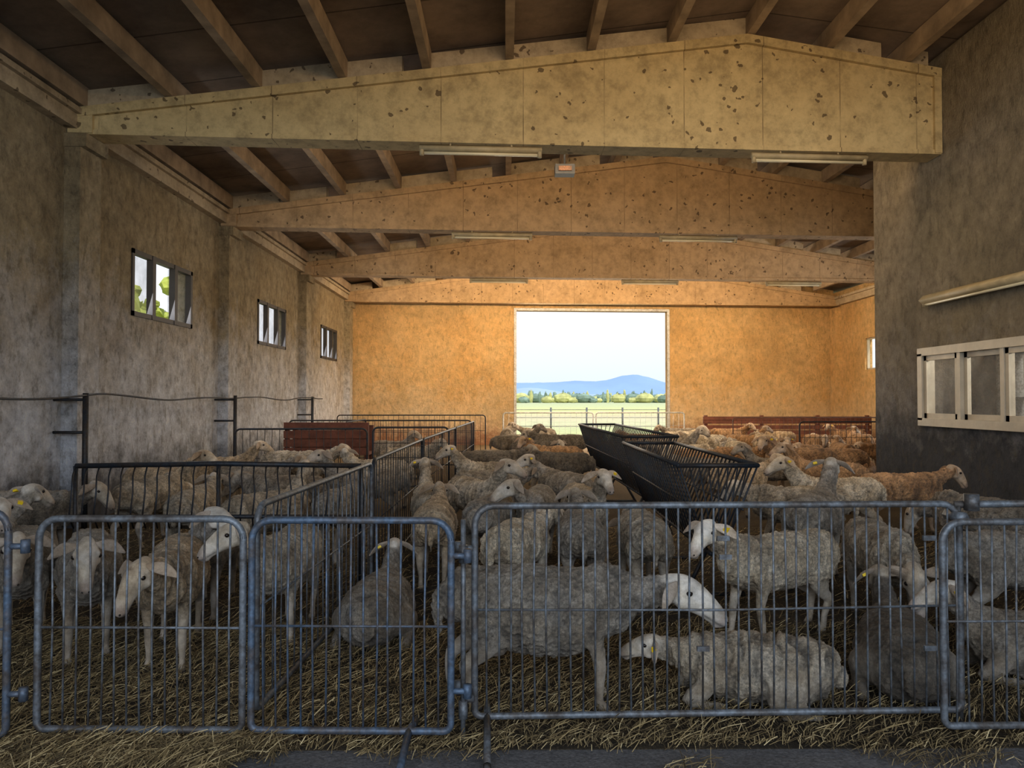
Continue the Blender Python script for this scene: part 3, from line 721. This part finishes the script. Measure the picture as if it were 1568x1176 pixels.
# ------------------------------------------------------------ straw strands
def straw(name,regions):
    v=[];f=[]
    for (n,x0,x1,y0,y1,zm,lm) in regions:
        X=np.random.uniform(x0,x1,n);Y=np.random.uniform(y0,y1,n)
        for x,y in zip(X,Y):
            if y<3.42 and noise.noise(Vector((x*1.3,y*3,4)))*.35+3.36-(.40 if x<-1.2 else 0)>y: continue
            l=random.uniform(.03,lm); a=random.uniform(0,math.pi); w=random.uniform(.0009,.0021)
            z=random.uniform(.004,zm)+.02*max(0,noise.noise(Vector((x*3,y*3,0)))); tl=random.uniform(-.25,.35); b=random.uniform(-.3,.3)
            dx,dy=math.cos(a),math.sin(a); ex,ey=math.cos(a+b),math.sin(a+b)
            p=[(x-dx*l/2,y-dy*l/2,z),(x,y,z+.012+abs(tl)*l*.3),(x+ex*l/2,y+ey*l/2,max(.003,z+tl*l))]
            o=len(v)
            for q,(nx,ny) in zip(p,((-dy,dx),(-dy,dx),(-ey,ex))): v.append((q[0]-nx*w,q[1]-ny*w,q[2])); v.append((q[0]+nx*w,q[1]+ny*w,q[2]+w))
            f.append((o,o+1,o+3,o+2)); f.append((o+2,o+3,o+5,o+4))
    me=bpy.data.meshes.new(name); me.from_pydata(v,[],f); me.materials.append(M['strand']); me.update()
    o=bpy.data.objects.new(name,me); COL.objects.link(o)
straw('loose_straw',[(16000,-4.5,4.2,2.75,3.5,.03,.15),(34000,-4.6,4.5,3.42,5.2,.05,.18),(18000,-4.9,5.5,5.2,9,.06,.2),(9000,-2.8,-1.0,2.95,3.4,.09,.2)])
# ------------------------------------------------------------ lights / world
w=bpy.data.worlds.new('sky'); S.world=w; w.use_nodes=True; nt=w.node_tree; n=N(nt); bg=nt.nodes['Background']
tc=n.add('ShaderNodeTexCoord'); z=n.sep(tc.outputs['Generated'])[2]
c=n.ramp(z,[(0,(.74,.84,1.0)),(.05,(.84,.90,1.0)),(.12,(.93,.95,1.0)),(.35,(.80,.89,1.0)),(1,(.5,.68,1.0))])
n.link(c,bg.inputs[0]); bg.inputs[1].default_value=1.08
def light(name,typ,loc,rot,e,c,**k):
    l=bpy.data.lights.new(name,typ); l.energy=e; l.color=c
    for a,b in k.items(): setattr(l,a,b)
    o=bpy.data.objects.new(name,l); o.location=loc; o.rotation_euler=[math.radians(a) for a in rot]; COL.objects.link(o); return o
light('sun','SUN',(0,-20,40),(32,18,0),3.2,(1,.93,.8),angle=.01)
light('entrance_daylight','AREA',(1.0,-3.6,3.5),(78,0,0),440,(.78,.88,1.0),shape='RECTANGLE',size=9,size_y=2.6)
light('doorway_daylight','AREA',(3.1,26.1,2.5),(-90,0,0),420,(1.0,.92,.78),shape='RECTANGLE',size=5.2,size_y=4.4)
for yy in (12.0,17.5,23.1):
    light('window_daylight','AREA',(XL+.05,yy,3.35),(0,-75,0),45,(.85,.92,1.0),shape='RECTANGLE',size=1.0,size_y=2.0)
light('window_daylight','AREA',(XR-.05,17.5,3.1),(0,80,0),160,(.82,.90,1.0),shape='RECTANGLE',size=1.0,size_y=2.0)
for d,cs,e in ((9.3,(-.33,4.1),22),(14.3,(-.28,3.9),42),(19.85,(-.2,4.0,8.1),65)):
    for c_ in cs:
        p=sh(c_,d,4.76); light('fluorescent_light','AREA',p,(0,0,0),e,(1,.80,.52),shape='RECTANGLE',size=1.4,size_y=.08)
for y,x,e,sx,rx in ((4.75,2.6,115,6,98),(10.1,1.5,115,8,98),(15.2,3.2,190,12,96),(20.8,3.2,600,13,84)):
    light('added_warm_fill','AREA',(x,y+.06*(x+5.38),5.15),(rx,0,0),e,(1,.72,.42),shape='RECTANGLE',size=sx,size_y=.25)  # warm fill lights added out of view behind the beams, no fixtures
light('room_light','POINT',(8.2,7.5,3),(0,0,0),420,(1,.93,.8),shadow_soft_size=.3)
# ------------------------------------------------------------ camera
cam=bpy.data.cameras.new('camera'); co=bpy.data.objects.new('camera',cam); COL.objects.link(co)
cam.sensor_width=36; cam.lens=36*1132/1568; cam.clip_end=20000
co.location=(0,0,1.6)
d=Vector((9/1132,1,24/1132)); co.rotation_euler=d.to_track_quat('-Z','Y').to_euler()
S.camera=co
S.view_settings.view_transform='Standard'; S.view_settings.look='None'; S.view_settings.exposure=.08; S.view_settings.gamma=.92
